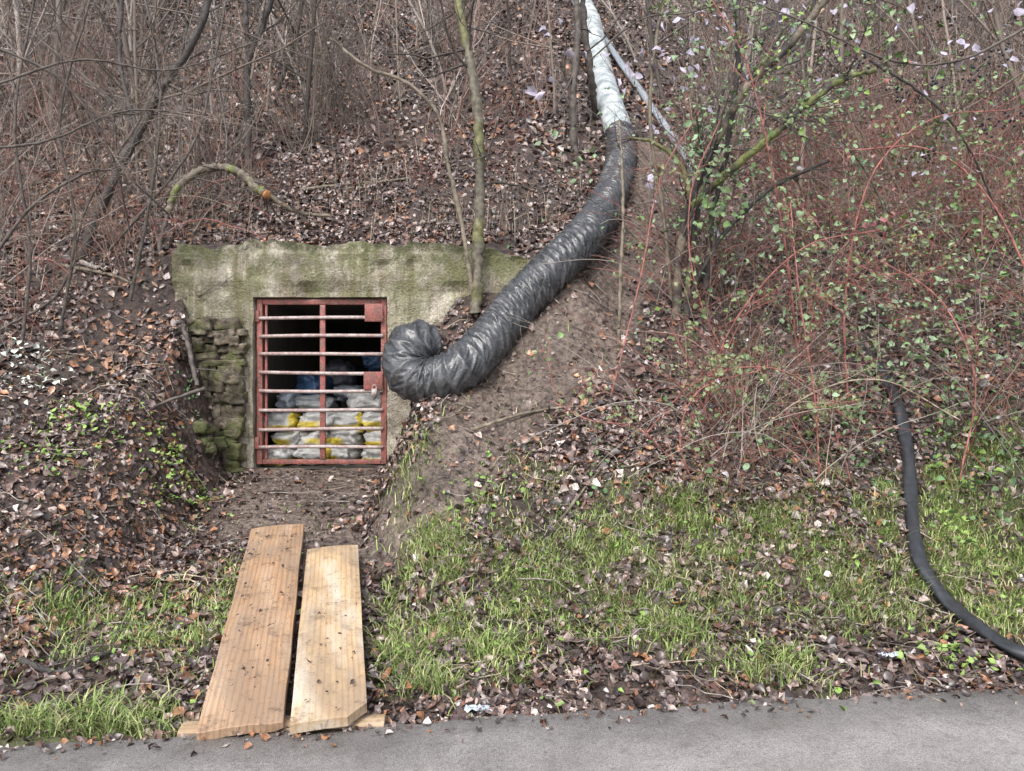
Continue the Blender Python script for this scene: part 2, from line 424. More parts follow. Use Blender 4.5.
# ------------------------------------------------------------------ gate
gate = empty('barred_iron_gate')
A = Acc(); yg = 7.56
gx0, gx1, gz0, gz1 = OX0 + .015, OX1 - .015, OZ0 + .055, OZ1 - .015
box(A, (gx0, yg, gz0), (gx0 + .055, yg + .05, gz1)); box(A, (gx1 - .055, yg, gz0), (gx1, yg + .05, gz1))
box(A, (gx0 + .056, yg + .002, gz1 - .05), (gx1 - .056, yg + .048, gz1)); box(A, (gx0 + .056, yg + .002, gz0), (gx1 - .056, yg + .048, gz0 + .045))
xm = -1.79
box(A, (xm - .026, yg - .006, gz0 + .047), (xm + .026, yg + .03, gz1 - .052))
box(A, (gx0 + .075, yg + .01, gz0 + .047), (gx0 + .10, yg + .035, gz1 - .052))
box(A, (gx1 - .21, yg - .046, 1.56), (gx1 - .03, yg - .034, 1.73)); box(A, (gx1 - .20, yg - .046, 2.2), (gx1 - .03, yg - .034, 2.37))
for zz in (1.0, 2.2): box(A, (gx0 - .012, yg - .02, zz), (gx0 + .03, yg - .002, zz + .11))
o = A.build('frame', M_gate, parent=gate)
m_ = o.modifiers.new('b', 'BEVEL'); m_.width = .006; m_.segments = 2
A = Acc()
for i, pv in enumerate([318, 336, 354, 373, 391, 410, 429, 447]):
    zz = CAMZ - (pv - 385.5) * 7.56 / F
    n = 14; xx = np.linspace(gx0 + .03, gx1 - .03, n); tl = rng.normal(0, .006)
    pts = np.stack([xx, np.full(n, yg + .002 - .016), zz + np.array([math.sin(t * 3 + i) * .005 + tl * (t + 1.8) for t in xx])], 1)
    A.tube(pts, .0165, 10, cap=True)
A.build('bars', M_rod, True, parent=gate)
A = Acc(); box(A, (gx1 - .13, yg - .075, 1.50), (gx1 - .08, yg - .048, 1.57))
A.tube([(gx1 - .105 - .02 * math.cos(t), yg - .06, 1.57 + .035 * math.sin(t)) for t in np.linspace(0, math.pi, 10)], .005, 6)
A.build('padlock', M_rod, parent=gate)

sk = NT('sack_plastic'); at = sk.n('ShaderNodeAttribute', attribute_name='Col'); vq = sk.coord(); fq = sk.noise(vq, 9, 4)
sk.bump(fq, .7, .04); M_sack = sk.fin(sk.mix(1., at.outputs['Color'], sk.ramp(fq, [(.3, .5), (.7, 1.1)]), 'MULTIPLY'), .4, .5)
A = Acc()
def sack(c, s, base, band, seed, rot=0, mode=0):
    nu, nv = 40, 24; V = []; Cc = []
    f = lambda w, e: math.copysign(abs(w) ** e, w)
    for j in range(nv + 1):
        th = math.pi * j / nv - math.pi / 2
        for i in range(nu):
            ph = 2 * math.pi * i / nu
            p = Vector((f(math.cos(th), .55) * f(math.cos(ph), .45), f(math.cos(th), .55) * f(math.sin(ph), .45), f(math.sin(th), .8)))
            q = mn.noise(p * 1.8 + Vector((seed, 0, 0))) * .28 + mn.noise(p * 5 + Vector((seed, 3, 0))) * .15
            x_, z_ = p.x, p.z
            p = p * (1 + q); a = rot
            V.append((c[0] + (p.x * math.cos(a) - p.y * math.sin(a)) * s[0], c[1] + (p.x * math.sin(a) + p.y * math.cos(a)) * s[1], c[2] + p.z * s[2]))
            bn = band is not None and ((mode == 0 and -.8 < z_ < -.0) or (mode == 1 and -.85 < z_ < .1 and x_ < .3) or (mode == 2 and (x_ > .6 or -.8 < z_ < -.3)) or (mode == 3 and -.3 < z_ < .3 and x_ > -.4))
            Cc.append(band if bn else base)
    Q = [(j * nu + i, j * nu + (i + 1) % nu, (j + 1) * nu + (i + 1) % nu, (j + 1) * nu + i) for j in range(nv) for i in range(nu)]
    A.add(V, Q, None, np.array(Cc))
W = (.62, .62, .60); YL = (.72, .56, .07); GY = (.28, .30, .31); BL = (.04, .09, .18)
for r in range(3):
    for cI in range(4):
        sack((-2.27 + cI * .31 + random.uniform(-.05, .05) + (r % 2) * .04, 7.98 + random.uniform(-.08, .08) + r * .06, .91 + r * .165 + random.uniform(-.02, .02)), (.165, .24, .095), W, YL, random.random() * 40, random.uniform(-.3, .3), (r + cI * 2 + random.randint(0, 1)) % 4)
for (x, y, z, sx_, sz_, col) in [(-2.05, 8.3, 1.42, .2, .08, GY), (-1.5, 8.25, 1.44, .17, .10, (.5, .5, .49)), (-1.35, 8.8, 1.62, .22, .12, (.2, .21, .22)), (-2.1, 8.5, 1.58, .14, .15, BL), (-1.9, 8.9, 1.7, .2, .16, (.07, .07, .09)), (-1.7, 8.5, 1.52, .15, .08, (.2, .22, .25)), (-2.27, 8.2, 1.44, .1, .1, (.32, .36, .42)), (-1.45, 8.6, 1.85, .12, .10, BL)]:
    sack((x, y, z), (sx_, .24, sz_), col, None, random.random() * 40, random.uniform(-.3, .3))
for (x, y, z, sx_, sz_) in [(-2.2, 8.9, 1.1, .3, .45), (-1.6, 8.9, 1.1, .35, .45)]:
    sack((x, y, z), (sx_, .24, sz_), (.12, .12, .12), None, random.random() * 40)
A.build('stacked_sacks', M_sack, True)

# ------------------------------------------------------------------ ventilation duct
duct = empty('flexible_ventilation_duct')
def sweep(name, line, rad_f, mat, sides, wr=1., rib=.085, depth=.15, step=.0075):
    seg = np.linalg.norm(np.diff(line, axis=0), axis=1); S = np.concatenate([[0], np.cumsum(seg)])
    L = S[-1]; n = int(L / step); ss = np.linspace(0, L, n)
    pts = np.stack([np.interp(ss, S, line[:, i]) for i in range(3)], 1)
    for _ in range(8): pts[1:-1] = (pts[:-2] + 2 * pts[1:-1] + pts[2:]) / 4
    t = np.gradient(pts, axis=0); t /= np.linalg.norm(t, axis=1)[:, None]
    a = np.zeros_like(t); a[0] = np.cross(t[0], [0, 1, 0.1]); a[0] /= np.linalg.norm(a[0])
    for i in range(1, n):
        q = a[i - 1] - t[i] * np.dot(a[i - 1], t[i]); a[i] = q / np.linalg.norm(q)
    b = np.cross(t, a)
    an = np.arange(sides) * 2 * math.pi / sides
    V = np.zeros((n, sides, 3)); Cc = np.zeros((n, sides, 3))
    for i in range(n):
        r0 = rad_f(ss[i] / L)
        for j in range(sides):
            th = an[j]; s_ = ss[i]
            wob = mn.noise(Vector((s_ * 2.5, math.cos(th) * 1.2, math.sin(th) * 1.2)))
            slack = .55 + .45 * mn.noise(Vector((s_ * 3.1, 7, 1)))
            ph = (s_ + wob * .05 * wr) / rib + th / (2 * math.pi)
            fl = math.floor(ph); fr = ph - fl
            ridge = abs(math.sin(math.pi * fr)) ** .75
            ps = th + (fr - .5) * .7
            cr = abs(mn.noise(Vector((math.cos(ps) * 4.5, math.sin(ps) * 4.5, fl * 1.7))))
            cr2 = mn.noise(Vector((math.cos(ps) * 11, math.sin(ps) * 11, fl * 2.3)))
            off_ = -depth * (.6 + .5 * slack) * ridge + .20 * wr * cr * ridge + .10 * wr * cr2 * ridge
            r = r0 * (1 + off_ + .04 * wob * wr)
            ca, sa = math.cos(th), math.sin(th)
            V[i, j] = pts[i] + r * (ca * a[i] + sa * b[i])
            Cc[i, j] = min(1, max(0, .55 + off_ * 3.2))   # mask for highlights painted on raised folds, creases kept dark
    V = V.reshape(-1, 3)
    i = np.arange(n - 1)[:, None] * sides; j = np.arange(sides)[None, :]; j2 = (j + 1) % sides
    Q = np.stack([i + j, i + j2, i + sides + j2, i + sides + j], -1).reshape(-1, 4)
    return make_obj(name, V, Q, None, Cc.reshape(-1, 3), mat, True, parent=duct)
k = NT('black_duct_film'); v = k.coord(); f = k.noise(v, 5, 5, .7); g = k.noise(v, 40, 4)
at = k.n('ShaderNodeAttribute', attribute_name='Col')
c = k.mix(k.ramp(f, [(.35, 0.), (.7, 1.)]), (.03, .033, .038), (.085, .088, .096))
c = k.mix(k.ramp(at.outputs['Fac'], [(.45, 0.), (.8, .7)]), c, (.24, .235, .225))  # painted highlight: lighter film colour on the raised folds
c = k.mix(k.ramp(g, [(.52, 0.), (.7, .5)]), c, (.20, .19, .175))
k.bump(g, .5, .006); M_duct = k.fin(c, k.ramp(f, [(.3, .20), (.7, .42)]), .7)
k = NT('white_duct_film'); v = k.coord(); f = k.noise(v, 6, 5, .7)
c = k.mix(k.ramp(f, [(.38, 0.), (.62, 1.)]), (.26, .30, .31), (.66, .70, .69))
M_ductw = k.fin(c, .4, .5)
D = spline(duct_pts, 700)
split = int(700 * 11.6 / (len(duct_pts) - 1))
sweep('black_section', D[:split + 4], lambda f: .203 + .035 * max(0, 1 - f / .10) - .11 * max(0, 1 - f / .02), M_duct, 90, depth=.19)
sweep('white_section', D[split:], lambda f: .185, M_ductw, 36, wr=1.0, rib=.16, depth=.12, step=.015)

# hoses
M_hose = attr_mat('hose_rubber', .3, 20, .7, 1.3, .6)
def flat_hose(name, L, w, h, col):
    q = spline(L, 220); n = len(q); sides = 16
    for _ in range(6): q[1:-1] = (q[:-2] + 2 * q[1:-1] + q[2:]) / 4
    t = np.gradient(q, axis=0); t /= np.linalg.norm(t, axis=1)[:, None]
    nr_ = normals(q[:, 0], q[:, 1], .2); a = np.cross(t, nr_); a /= np.linalg.norm(a, axis=1)[:, None]; b = np.cross(a, t)
    an = np.arange(sides) * 2 * math.pi / sides
    w_ = w * (1 + .08 * np.sin(np.arange(n) * .21)); h_ = h * (1 - .25 * np.sin(np.arange(n) * .21))
    V = q[:, None] + (w_[:, None] * np.cos(an)[None])[:, :, None] * a[:, None] + (h_[:, None] * np.sin(an)[None])[:, :, None] * b[:, None]
    i = np.arange(n - 1)[:, None] * sides; j = np.arange(sides)[None, :]; j2 = (j + 1) % sides
    Q = np.stack([i + j, i + j2, i + sides + j2, i + sides + j], -1).reshape(-1, 4)
    return make_obj(name, V.reshape(-1, 3), Q, None, np.tile(col, (n * sides, 1)), M_hose, True)
flat_hose('black_drain_hose', hose_pts, .050, .030, (.035, .037, .042))
flat_hose('grey_water_hose', [hit(u, v_, l_) for (u, v_, l_) in [(560, -30, .07), (585, 10, .07), (612, 50, .07), (640, 90, .07), (668, 130, .07), (690, 165, .07), (702, 200, .06), (712, 228, .0), (722, 250, -.08)]], .055, .04, (.30, .33, .36))

# ------------------------------------------------------------------ planks
def plank(name, n0, n1, f0, f1, th, mat, chamfer=0, seed=0):
    n0, n1, f0, f1 = [np.array(q, float) for q in (n0, n1, f0, f1)]
    ax = (f0 + f1) / 2 - (n0 + n1) / 2; L = np.linalg.norm(ax); ay = ax / L
    axx = (n1 - n0); axx -= ay * np.dot(axx, ay); W_ = np.linalg.norm(axx); axx /= W_; az = np.cross(axx, ay)
    nxx, nyy = 12, 70
    bm = bmesh.new(); vv = {}
    for j in range(nyy + 1):
        for i in range(nxx + 1):
            x = (i / nxx - .5) * W_; y = j / nyy * L
            if chamfer and j <= 3:
                cc = chamfer * max(0, (i - nxx + 3) / 3); y = max(y, cc + j * .004)
            ex = mn.noise(Vector((y * 2 + seed, i * .01, 0))) * .008 * (1 if i in (0, nxx) else 0)
            zz = mn.noise(Vector((x * 3, y * 1.2, seed))) * .008 - .010 * (abs(x) / W_ * 2) ** 2
            if j == 0 and not chamfer: y += mn.noise(Vector((x * 14, seed, 0))) * .008
            vv[i, j] = bm.verts.new((x + ex, y, zz))
    for j in range(nyy):
        for i in range(nxx): bm.faces.new((vv[i, j], vv[i + 1, j], vv[i + 1, j + 1], vv[i, j + 1]))
    r = bmesh.ops.extrude_face_region(bm, geom=bm.faces[:])
    for g in r['geom']:
        if isinstance(g, bmesh.types.BMVert): g.co.z -= th
    bmesh.ops.recalc_face_normals(bm, faces=bm.faces)
    me = bpy.data.meshes.new(name); bm.to_mesh(me); bm.free(); me.materials.append(mat)
    ob = bpy.data.objects.new(name, me); scene.collection.objects.link(ob)
    o = (n0 + n1) / 2
    ob.matrix_world = Matrix(((axx[0], ay[0], az[0], o[0]), (axx[1], ay[1], az[1], o[1]), (axx[2], ay[2], az[2], o[2]), (0, 0, 0, 1)))
    b = ob.modifiers.new('b', 'BEVEL'); b.width = .004; b.segments = 2; b.limit_method = 'ANGLE'; b.angle_limit = 1.0
    return ob
plank('wooden_plank', P(197, 728, 3.6), P(283, 724, 3.62), P(251, 525, 5.96), P(304, 525, 5.96), .048, M_wood1, 0, 1)
plank('wooden_plank.001', P(290, 719, 3.63), P(367, 719, 3.63), P(307, 546, 5.5), P(358, 546, 5.5), .048, M_wood2, .10, 5)
plank('timber_batten', (-1.53, 3.76, .030), (-1.53, 3.64, .030), (-.60, 3.84, .032), (-.60, 3.72, .032), .035, M_wood2, 0, 9)

# ------------------------------------------------------------------ leaves
LT = np.array([(0, -.5, 0), (0, 0, 0), (0, .55, 0), (-.30, -.2, 0), (-.27, .18, 0), (.30, -.2, 0), (.27, .18, 0)], float)
LF = np.array([(0, 1, 3), (1, 4, 3), (1, 2, 4), (0, 5, 1), (1, 5, 6), (1, 6, 2)])
def leaf_mesh(name, pos, nrm, size, cols, mat, tilt=.45, wide=1.0, parent=None):
    n = len(pos)
    nr = nrm + rng.normal(0, tilt, (n, 3)); nr /= np.linalg.norm(nr, axis=1)[:, None]
    ref = rng.normal(0, 1, (n, 3)); t = np.cross(nr, ref); t /= np.linalg.norm(t, axis=1)[:, None]; b = np.cross(nr, t)
    v = np.tile(LT, (n, 1, 1))
    v[:, :, 0] *= (wide * rng.uniform(.6, 1.4, n))[:, None]
    v[:, 3:, :2] += rng.normal(0, .07, (n, 4, 2))
    v[:, :, 2] = np.abs(v[:, :, 0]) * rng.uniform(-.6, 1.4, n)[:, None] + v[:, :, 1] ** 2 * rng.uniform(-1.2, 1.2, n)[:, None]
    v *= size[:, None, None]
    W_ = pos[:, None, :] + v[:, :, 0:1] * t[:, None, :] + v[:, :, 1:2] * b[:, None, :] + v[:, :, 2:3] * nr[:, None, :]
    T = (LF[None] + (np.arange(n) * 7)[:, None, None]).reshape(-1, 3)
    C = np.repeat(cols, 7, axis=0)
    return make_obj(name, W_.reshape(-1, 3), None, T, C, mat, False, parent)
PAL = np.array([(.05, .036, .032), (.115, .075, .06), (.165, .12, .11), (.27, .20, .175), (.42, .33, .29), (.32, .155, .08), (.18, .095, .07), (.52, .45, .41), (.075, .055, .052)])
PW = np.array([.18, .20, .19, .13, .06, .045, .09, .025, .15]); PW /= PW.sum()
pos = []; siz = []; col = []
for (ya, yb, xw, dens, s0, s1) in [(3.6, 6.5, .75, 950, .035, .08), (3.6, 6.5, .75, 1300, .015, .04), (6.5, 10, .75, 620, .045, .09), (6.5, 10, .75, 500, .025, .05), (10, 17, .75, 260, .07, .12), (17, 32, .75, 65, .12, .18)]:
    area = (yb - ya) * 2 * xw * yb; n = int(area * dens)
    y = rng.uniform(ya, yb, n); x = rng.uniform(-1, 1, n) * xw * yb
    keep = np.ones(n)
    keep *= 1 - .90 * soil_mask(x, y); keep *= 1 - .60 * grass_mask(x, y)
    keep *= .45 + .75 * sst(.3, .6, fbm(x * 1.3, y * 1.3, 71))
    keep *= (y > edge_y(x) - .03)
    keep[(y > 7.45) & (y < 7.83) & (x > -3.2) & (x < .0)] = 0
    keep[dist_line(x, y, hose_line) < .05] = 0
    pc = np.interp(y, [3.6, 5.9], [-1.04, -1.50]); keep[(np.abs(x - pc) < .40) & (y < 5.95)] *= .15
    kk = rng.random(n) < keep; x = x[kk]; y = y[kk]; n = len(x)
    z = H(x, y) + rng.uniform(.0, .03, n)
    pos.append(np.stack([x, y, z], 1)); siz.append(rng.uniform(s0, s1, n))
    ci = rng.choice(len(PAL), n, p=PW); cc = PAL[ci] * rng.uniform(.65, 1.35, (n, 1))
    big = fbm(x * .8, y * .8, 77)[:, None]; cc = cc * (.65 + .7 * big)
    op = (sst(.5, .66, fbm(x * 1.1 + 4, y * 1.1, 79)) * (rng.random(n) < .32) * sst(-1.5, -3, x))[:, None]
    op = np.maximum(op, (sst(.6, .75, fbm(x * 1.5 + 4, y * 1.5, 83)) * (rng.random(n) < .14))[:, None])
    cc = cc * (1 - op) + np.array([.33, .17, .10]) * rng.uniform(.7, 1.2, (n, 1)) * op
    col.append(cc)
# crumbs of soil on the worn path
n = 14000; x = rng.uniform(-2.6, 2.4, n); y = rng.uniform(5.3, 10, n); kk = rng.random(n) < soil_mask(x, y) * .8
kk &= ~((y > 7.4) & (x < .3)); x = x[kk]; y = y[kk]; n = len(x)
pos.append(np.stack([x, y, H(x, y) + .004], 1)); siz.append(rng.uniform(.01, .035, n)); col.append(np.array([(.10, .075, .06), (.17, .13, .105), (.24, .19, .155)])[rng.choice(3, n)] * rng.uniform(.6, 1.2, (n, 1)))
n = 420; x = rng.uniform(-3, 4, n); y = edge_y(x) - np.abs(rng.normal(0, .09, n))
pos.append(np.stack([x, y, np.full(n, .022)], 1)); siz.append(rng.uniform(.012, .05, n)); col.append(PAL[rng.choice(9, n)] * .9)
n = 130; t = rng.uniform(0, 1, n); y = 3.65 + t * 2.2
pw = rng.random(n) < .6
x = np.where(pw, -1.225 + t * (-.52) + rng.uniform(-.17, .17, n), -.83 - t * .42 + rng.uniform(-.15, .15, n))
okp = pw | (y < 5.4)
x = x[okp]; y = y[okp]; n = len(x)
pos.append(np.stack([x, y, .100 + (y - 3.6) * .198], 1)); siz.append(rng.uniform(.008, .03, n)); col.append(PAL[rng.choice([0, 1, 8], n)] * .8)
pos = np.concatenate(pos); siz = np.concatenate(siz); col = np.concatenate(col)
nr = normals(pos[:, 0], pos[:, 1]); nr[nr[:, 2] < .3] = (0, -.6, .8)
leaf_mesh('fallen_leaves', pos, nr, siz, col, M_leaf, .42)

# ------------------------------------------------------------------ grass
def blades(name, x, y, hgt, w, ln, cols):
    n = len(x); z = H(x, y) - .005
    a = rng.uniform(0, 2 * math.pi, n)
    dx = np.cos(a) * ln; dy = np.sin(a) * ln; px = -np.sin(a) * w; py = np.cos(a) * w
    b0 = np.stack([x, y, z], 1); side = np.stack([px, py, 0 * px], 1)
    mid = b0 + np.stack([dx * .35, dy * .35, hgt * .7], 1); tip = b0 + np.stack([dx, dy, hgt * .98], 1)
    V = np.stack([b0 - side, b0 + side, mid + side * .8, mid - side * .8, tip], 1).reshape(-1, 3)
    o = np.arange(n)[:, None] * 5
    make_obj(name, V, o + np.array([[0, 1, 2, 3]]), o + np.array([[3, 2, 4]]), np.repeat(cols, 5, axis=0), M_grass, False)
n = 210000; x = rng.uniform(-4.2, 6.5, n); y = rng.uniform(3.7, 7, n)
gm = grass_mask(x, y); kk = (rng.random(n) < gm * 1.0 + .010) & (y > edge_y(x) + .02)
pc = np.interp(y, [3.6, 5.9], [-1.04, -1.50]); kk &= ~((np.abs(x - pc) < .42) & (y < 5.98))
kk &= ~((x > -2.5) & (x < -1.1) & (y > 6.1)); kk &= dist_line(x, y, hose_line) > .08
x = x[kk]; y = y[kk]; n = len(x)
hgt = rng.uniform(.03, .10, n) * (.45 + 1.1 * fbm(x * 3, y * 3, 91))
GP = np.array([(.23, .31, .09), (.32, .40, .14), (.16, .23, .07), (.45, .45, .22), (.46, .39, .25)])
cc = GP[rng.choice(5, n, p=[.32, .26, .18, .15, .09])] * rng.uniform(.75, 1.25, (n, 1)) * (.75 + .5 * fbm(x * 2, y * 2, 95)[:, None])
blades('grass', x, y, hgt, rng.uniform(.0022, .0045, n), rng.uniform(.5, 1.9, n) * hgt, cc)
n = 9000; y = rng.uniform(6.8, 16, n); x = rng.uniform(-.75, .75, n) * y
kk = (rng.random(n) < sst(.35, .6, fbm(x * 1.1, y * 1.1, 97))) & (soil_mask(x, y) < .3) & (dist_line(x, y, duct_line[::3]) > .35)
kk &= ~((x > -3.3) & (x < .6) & (y < 7.85))
x = x[kk]; y = y[kk]; n = len(x); hgt = rng.uniform(.1, .55, n)
blades('dry_stalks', x, y, hgt, rng.uniform(.0018, .0035, n), rng.uniform(.1, .9, n) * hgt, np.array([(.36, .29, .21), (.27, .2, .15), (.42, .37, .3)])[rng.choice(3, n)] * rng.uniform(.6, 1.15, (n, 1)))

pos = []; siz = []; col = []
def weeds(u, v_, n, sx_, h, s, c):
    p = hit(u, v_); x = p[0] + rng.normal(0, sx_, n); y = p[1] + rng.normal(0, sx_ * .7, n)
    pos.append(np.stack([x, y, H(x, y) + rng.uniform(.01, h, n)], 1)); siz.append(rng.uniform(s * .6, s * 1.2, n)); col.append(np.array(c) * rng.uniform(.7, 1.3, (n, 1)))
G1 = (.19, .30, .07); G2 = (.26, .38, .10); G3 = (.11, .19, .08); PW_ = (.66, .70, .62)
for q in [(175, 470, 110, .14, .14, .04, G2), (150, 488, 70, .2, .08, .035, G1), (90, 430, 60, .14, .16, .05, G2), (60, 465, 40, .12, .1, .045, G1), (70, 415, 40, .12, .1, .045, G1),
          (30, 390, 60, .2, .3, .05, PW_), (15, 375, 30, .15, .3, .05, PW_), (50, 395, 20, .1, .2, .05, PW_), (10, 460, 30, .1, .1, .04, G1), (215, 610, 60, .14, .07, .03, G1), (190, 480, 40, .1, .1, .04, G1), (215, 380, 30, .1, .1, .04, G3), (200, 430, 40, .1, .1, .04, G3),
          (880, 410, 40, .2, .3, .06, G3), (950, 470, 110, .35, .3, .06, G1), (1000, 500, 100, .3, .3, .06, G3), (960, 540, 70, .2, .15, .05, G2), (895, 345, 80, .25, .4, .07, (.3, .4, .25)),
          (780, 435, 100, .25, .25, .055, (.42, .48, .3)), (745, 400, 60, .3, .3, .055, G1), (480, 495, 50, .15, .08, .04, G1), (960, 660, 60, .15, .06, .045, G2), (930, 300, 70, .3, .5, .07, (.35, .45, .25)),
          (940, 245, 90, .4, .4, .07, (.28, .5, .10)), (725, 310, 40, .3, .3, .06, (.5, .5, .42)), (100, 640, 60, .2, .06, .035, G1), (985, 420, 120, .5, .4, .065, G3), (620, 480, 30, .2, .1, .045, G3), (930, 430, 80, .3, .3, .06, G3),
          (740, 440, 90, .4, .35, .05, G3), (850, 390, 100, .4, .5, .055, (.2, .3, .14)), (660, 330, 30, .3, .3, .05, G3), (820, 330, 90, .4, .5, .055, (.22, .32, .15)), (1010, 360, 80, .4, .4, .06, G3), (870, 460, 90, .3, .3, .055, G3)]:
    weeds(*q)
n = 2200; x = rng.uniform(-4, 6, n); y = rng.uniform(3.9, 6.5, n); kk = rng.random(n) < grass_mask(x, y) + .12
x = x[kk]; y = y[kk]; n = len(x); pos.append(np.stack([x, y, H(x, y) + rng.uniform(.01, .06, n)], 1)); siz.append(rng.uniform(.02, .05, n)); col.append(np.array(G1) * rng.uniform(.6, 1.5, (n, 1)))
n = 13000; x = rng.uniform(.9, 7.5, n); y = rng.uniform(5.6, 11, n)
kk = (rng.random(n) < .9 * sst(.5, .68, fbm(x * 1.6, y * 1.6, 101)) * sst(.9, 2.5, x)) & (soil_mask(x, y) < .3)
x = x[kk]; y = y[kk]; n = len(x); pos.append(np.stack([x, y, H(x, y) + rng.uniform(.02, .8, n) ** 1.3], 1)); siz.append(rng.uniform(.025, .065, n)); col.append(np.array([G3, G1, (.25, .34, .19), (.26, .17, .11)])[rng.choice(4, n)] * rng.uniform(.6, 1.3, (n, 1)))
pos = np.concatenate(pos); siz = np.concatenate(siz); col = np.concatenate(col)
kk = ~((dist_line(pos[:, 0], pos[:, 1], hose_line) < .12) & (pos[:, 1] < 6.4)); pos = pos[kk]; siz = siz[kk]; col = col[kk]
nr = np.tile([0, -.3, 1.], (len(pos), 1))
leaf_mesh('ground_weeds', pos, nr, siz, col, M_foliage, .5)
A = Acc()
for (u, v_, s) in [(481, 711, .07), (890, 657, .05)]:
    p = hit(u, v_, .02); g = 9; V = []
    for i in range(g):
        for j in range(g):
            V.append((p[0] + (i / (g - 1) - .5) * s * 2.2 + rng.normal(0, .006), p[1] + (j / (g - 1) - .5) * s * .9 + rng.normal(0, .006), p[2] + .015 + mn.noise(Vector((i * .6, j * .6, u))) * .03))
    A.add(V, [(i * g + j, (i + 1) * g + j, (i + 1) * g + j + 1, i * g + j + 1) for i in range(g - 1) for j in range(g - 1)], None, (.55, .62, .70))
A.build('plastic_scrap', M_foliage, True)

# ------------------------------------------------------------------ woody plants
def grow(A, p, d, L, r, lvl, mx, wig, up, nch, ratio, col, sides=(6, 4, 3, 3), spread=.8, tips=None, seg=.14):
    n = int(min(12, max(3, L / seg))); st = L / n
    pts = [np.array(p, float)]; d = np.array(d, float)
    for i in range(n):
        d = d + rng.normal(0, wig, 3) + np.array([0, 0, up]); d /= np.linalg.norm(d); pts.append(pts[-1] + d * st)
    pts = np.array(pts); rad = np.linspace(r, r * .4, n + 1)
    A.tube(pts, rad, sides[min(lvl, 3)], np.array(col) * rng.uniform(.7, 1.35))
    if tips is not None and lvl >= mx - 1: tips.append(pts[-1]); tips.append(pts[n // 2])
    if lvl < mx:
        for c in range(max(1, int(nch * rng.uniform(.7, 1.3)))):
            t = rng.uniform(.2, 1.); i = min(n - 1, int(t * n)); dd = pts[i + 1] - pts[i]; dd /= np.linalg.norm(dd)
            nd = dd + rng.normal(0, spread, 3); nd /= np.linalg.norm(nd)
            grow(A, pts[i], nd, L * ratio * rng.uniform(.5, 1.2) * (1.15 - .5 * t), max(.0018, rad[i] * .55), lvl + 1, mx, wig * 1.3, up, nch * .6, ratio, col, sides, spread, tips, seg)
BR = (.21, .17, .14); BR2 = (.10, .083, .072); GRY = (.32, .28, .25); RED = (.33, .13, .11); REDB = (.26, .16, .13); TAN = (.40, .33, .25)
def templates(n, fn):
    out = []
    for i in range(n):
        A = Acc(); fn(A, i); out.append(A.arrays())
    return out
sap = templates(7, lambda A, i: grow(A, (0, 0, -.1), (rng.normal(0, .12), rng.normal(0, .12), 1), rng.uniform(4.5, 7), rng.uniform(.02, .042), 0, 2, .07, .03, 12, .33, (BR, GRY, BR2)[i % 3], seg=.5))
def _shr(A, i):
    for s in range(8):
        an = rng.uniform(0, 6.28); ti = rng.uniform(.1, .7)
        grow(A, (rng.normal(0, .12), rng.normal(0, .12), -.08), (math.cos(an) * ti, math.sin(an) * ti, 1), rng.uniform(1.2, 2.6), rng.uniform(.005, .011), 0, 2, .11, 0., 6, .36, (BR, GRY, REDB, BR2)[i % 4], sides=(4, 3, 3), spread=.6, seg=.2)
shr = templates(8, _shr)
def _brm(A, i):
    for s in range(13):
        an = rng.uniform(0, 6.28); ti = rng.uniform(.2, 1.)
        grow(A, (rng.normal(0, .3), rng.normal(0, .2), -.05), (math.cos(an) * ti, math.sin(an) * ti, .9), rng.uniform(1.0, 2.2), rng.uniform(.0035, .0065), 0, 1, .10, -.10, 5, .35, [RED, REDB, GRY, TAN, BR2][int(rng.choice(5, p=[.33, .22, .17, .12, .16]))], sides=(4, 3), spread=.6)
brm = templates(9, _brm)
bramble_pts = []
class Thicket:
    def __init__(s): s.A = Acc()
    def place(s, tm, x, y, smin, smax, lean=.12, leaves=0):
        V, Q, T, C = tm[int(rng.integers(len(tm)))]
        R = np.array(Euler((rng.normal(0, lean), rng.normal(0, lean), rng.uniform(0, 6.28))).to_matrix()) * rng.uniform(smin, smax)
        V2 = V @ R.T + np.array([x, y, Hs(x, y)])
        s.A.add(V2, Q, None, C * rng.uniform(.7, 1.25))
        if leaves: bramble_pts.append(V2[rng.integers(0, len(V2), leaves)] + rng.normal(0, .015, (leaves, 3)))
def clear(x, y, m=.55):
    if -3.4 < x < .9 and y < 8.2: return False
    if dist_line(np.array([x]), np.array([y]), duct_line[::3])[0] < m: return False
    if .2 < x < 1.9 and 7.3 < y < 10.5 and dist_line(np.array([x]), np.array([y]), soil_line)[0] < .35: return False
    i = np.argmin(np.abs(duct_line[:, 0] / duct_line[:, 1] - x / y) + .02 * np.abs(duct_line[:, 1] - y))
    if y < duct_line[i, 1] and y < 11 and abs(duct_line[i, 0] - x) < .3 + .1 * abs(duct_line[i, 1] - y) and abs(duct_line[i, 1] - y) < 2.5: return False
    return True
E = Thicket(); c = 0
while c < 220:
    y = 9.2 + 18 * rng.random() ** 1.2; x = rng.uniform(-.8, .8) * y
    if not clear(x, y, .7): continue
    if y < 11.5 and -2.6 < x < .9: continue
    E.place(sap, x, y, .6, 1.15); c += 1
E.A.build('sapling_thicket', M_twig, True)
E = Thicket(); c = 0
while c < 310:
    y = 7.0 + 14 * rng.random() ** 1.2; x = rng.uniform(-.8, .8) * y
    if not clear(x, y, .75): continue
    if y < 10.2 and -3.0 < x < .9: continue
    if x > 0 and y < 8: continue
    if x < -3.4 and y < 7.6 and rng.random() < .7: continue
    E.place(shr, x, y, .6, 1.15, .2); c += 1
E.A.build('bare_shrub_thicket', M_twig, False)
E = Thicket(); c = 0
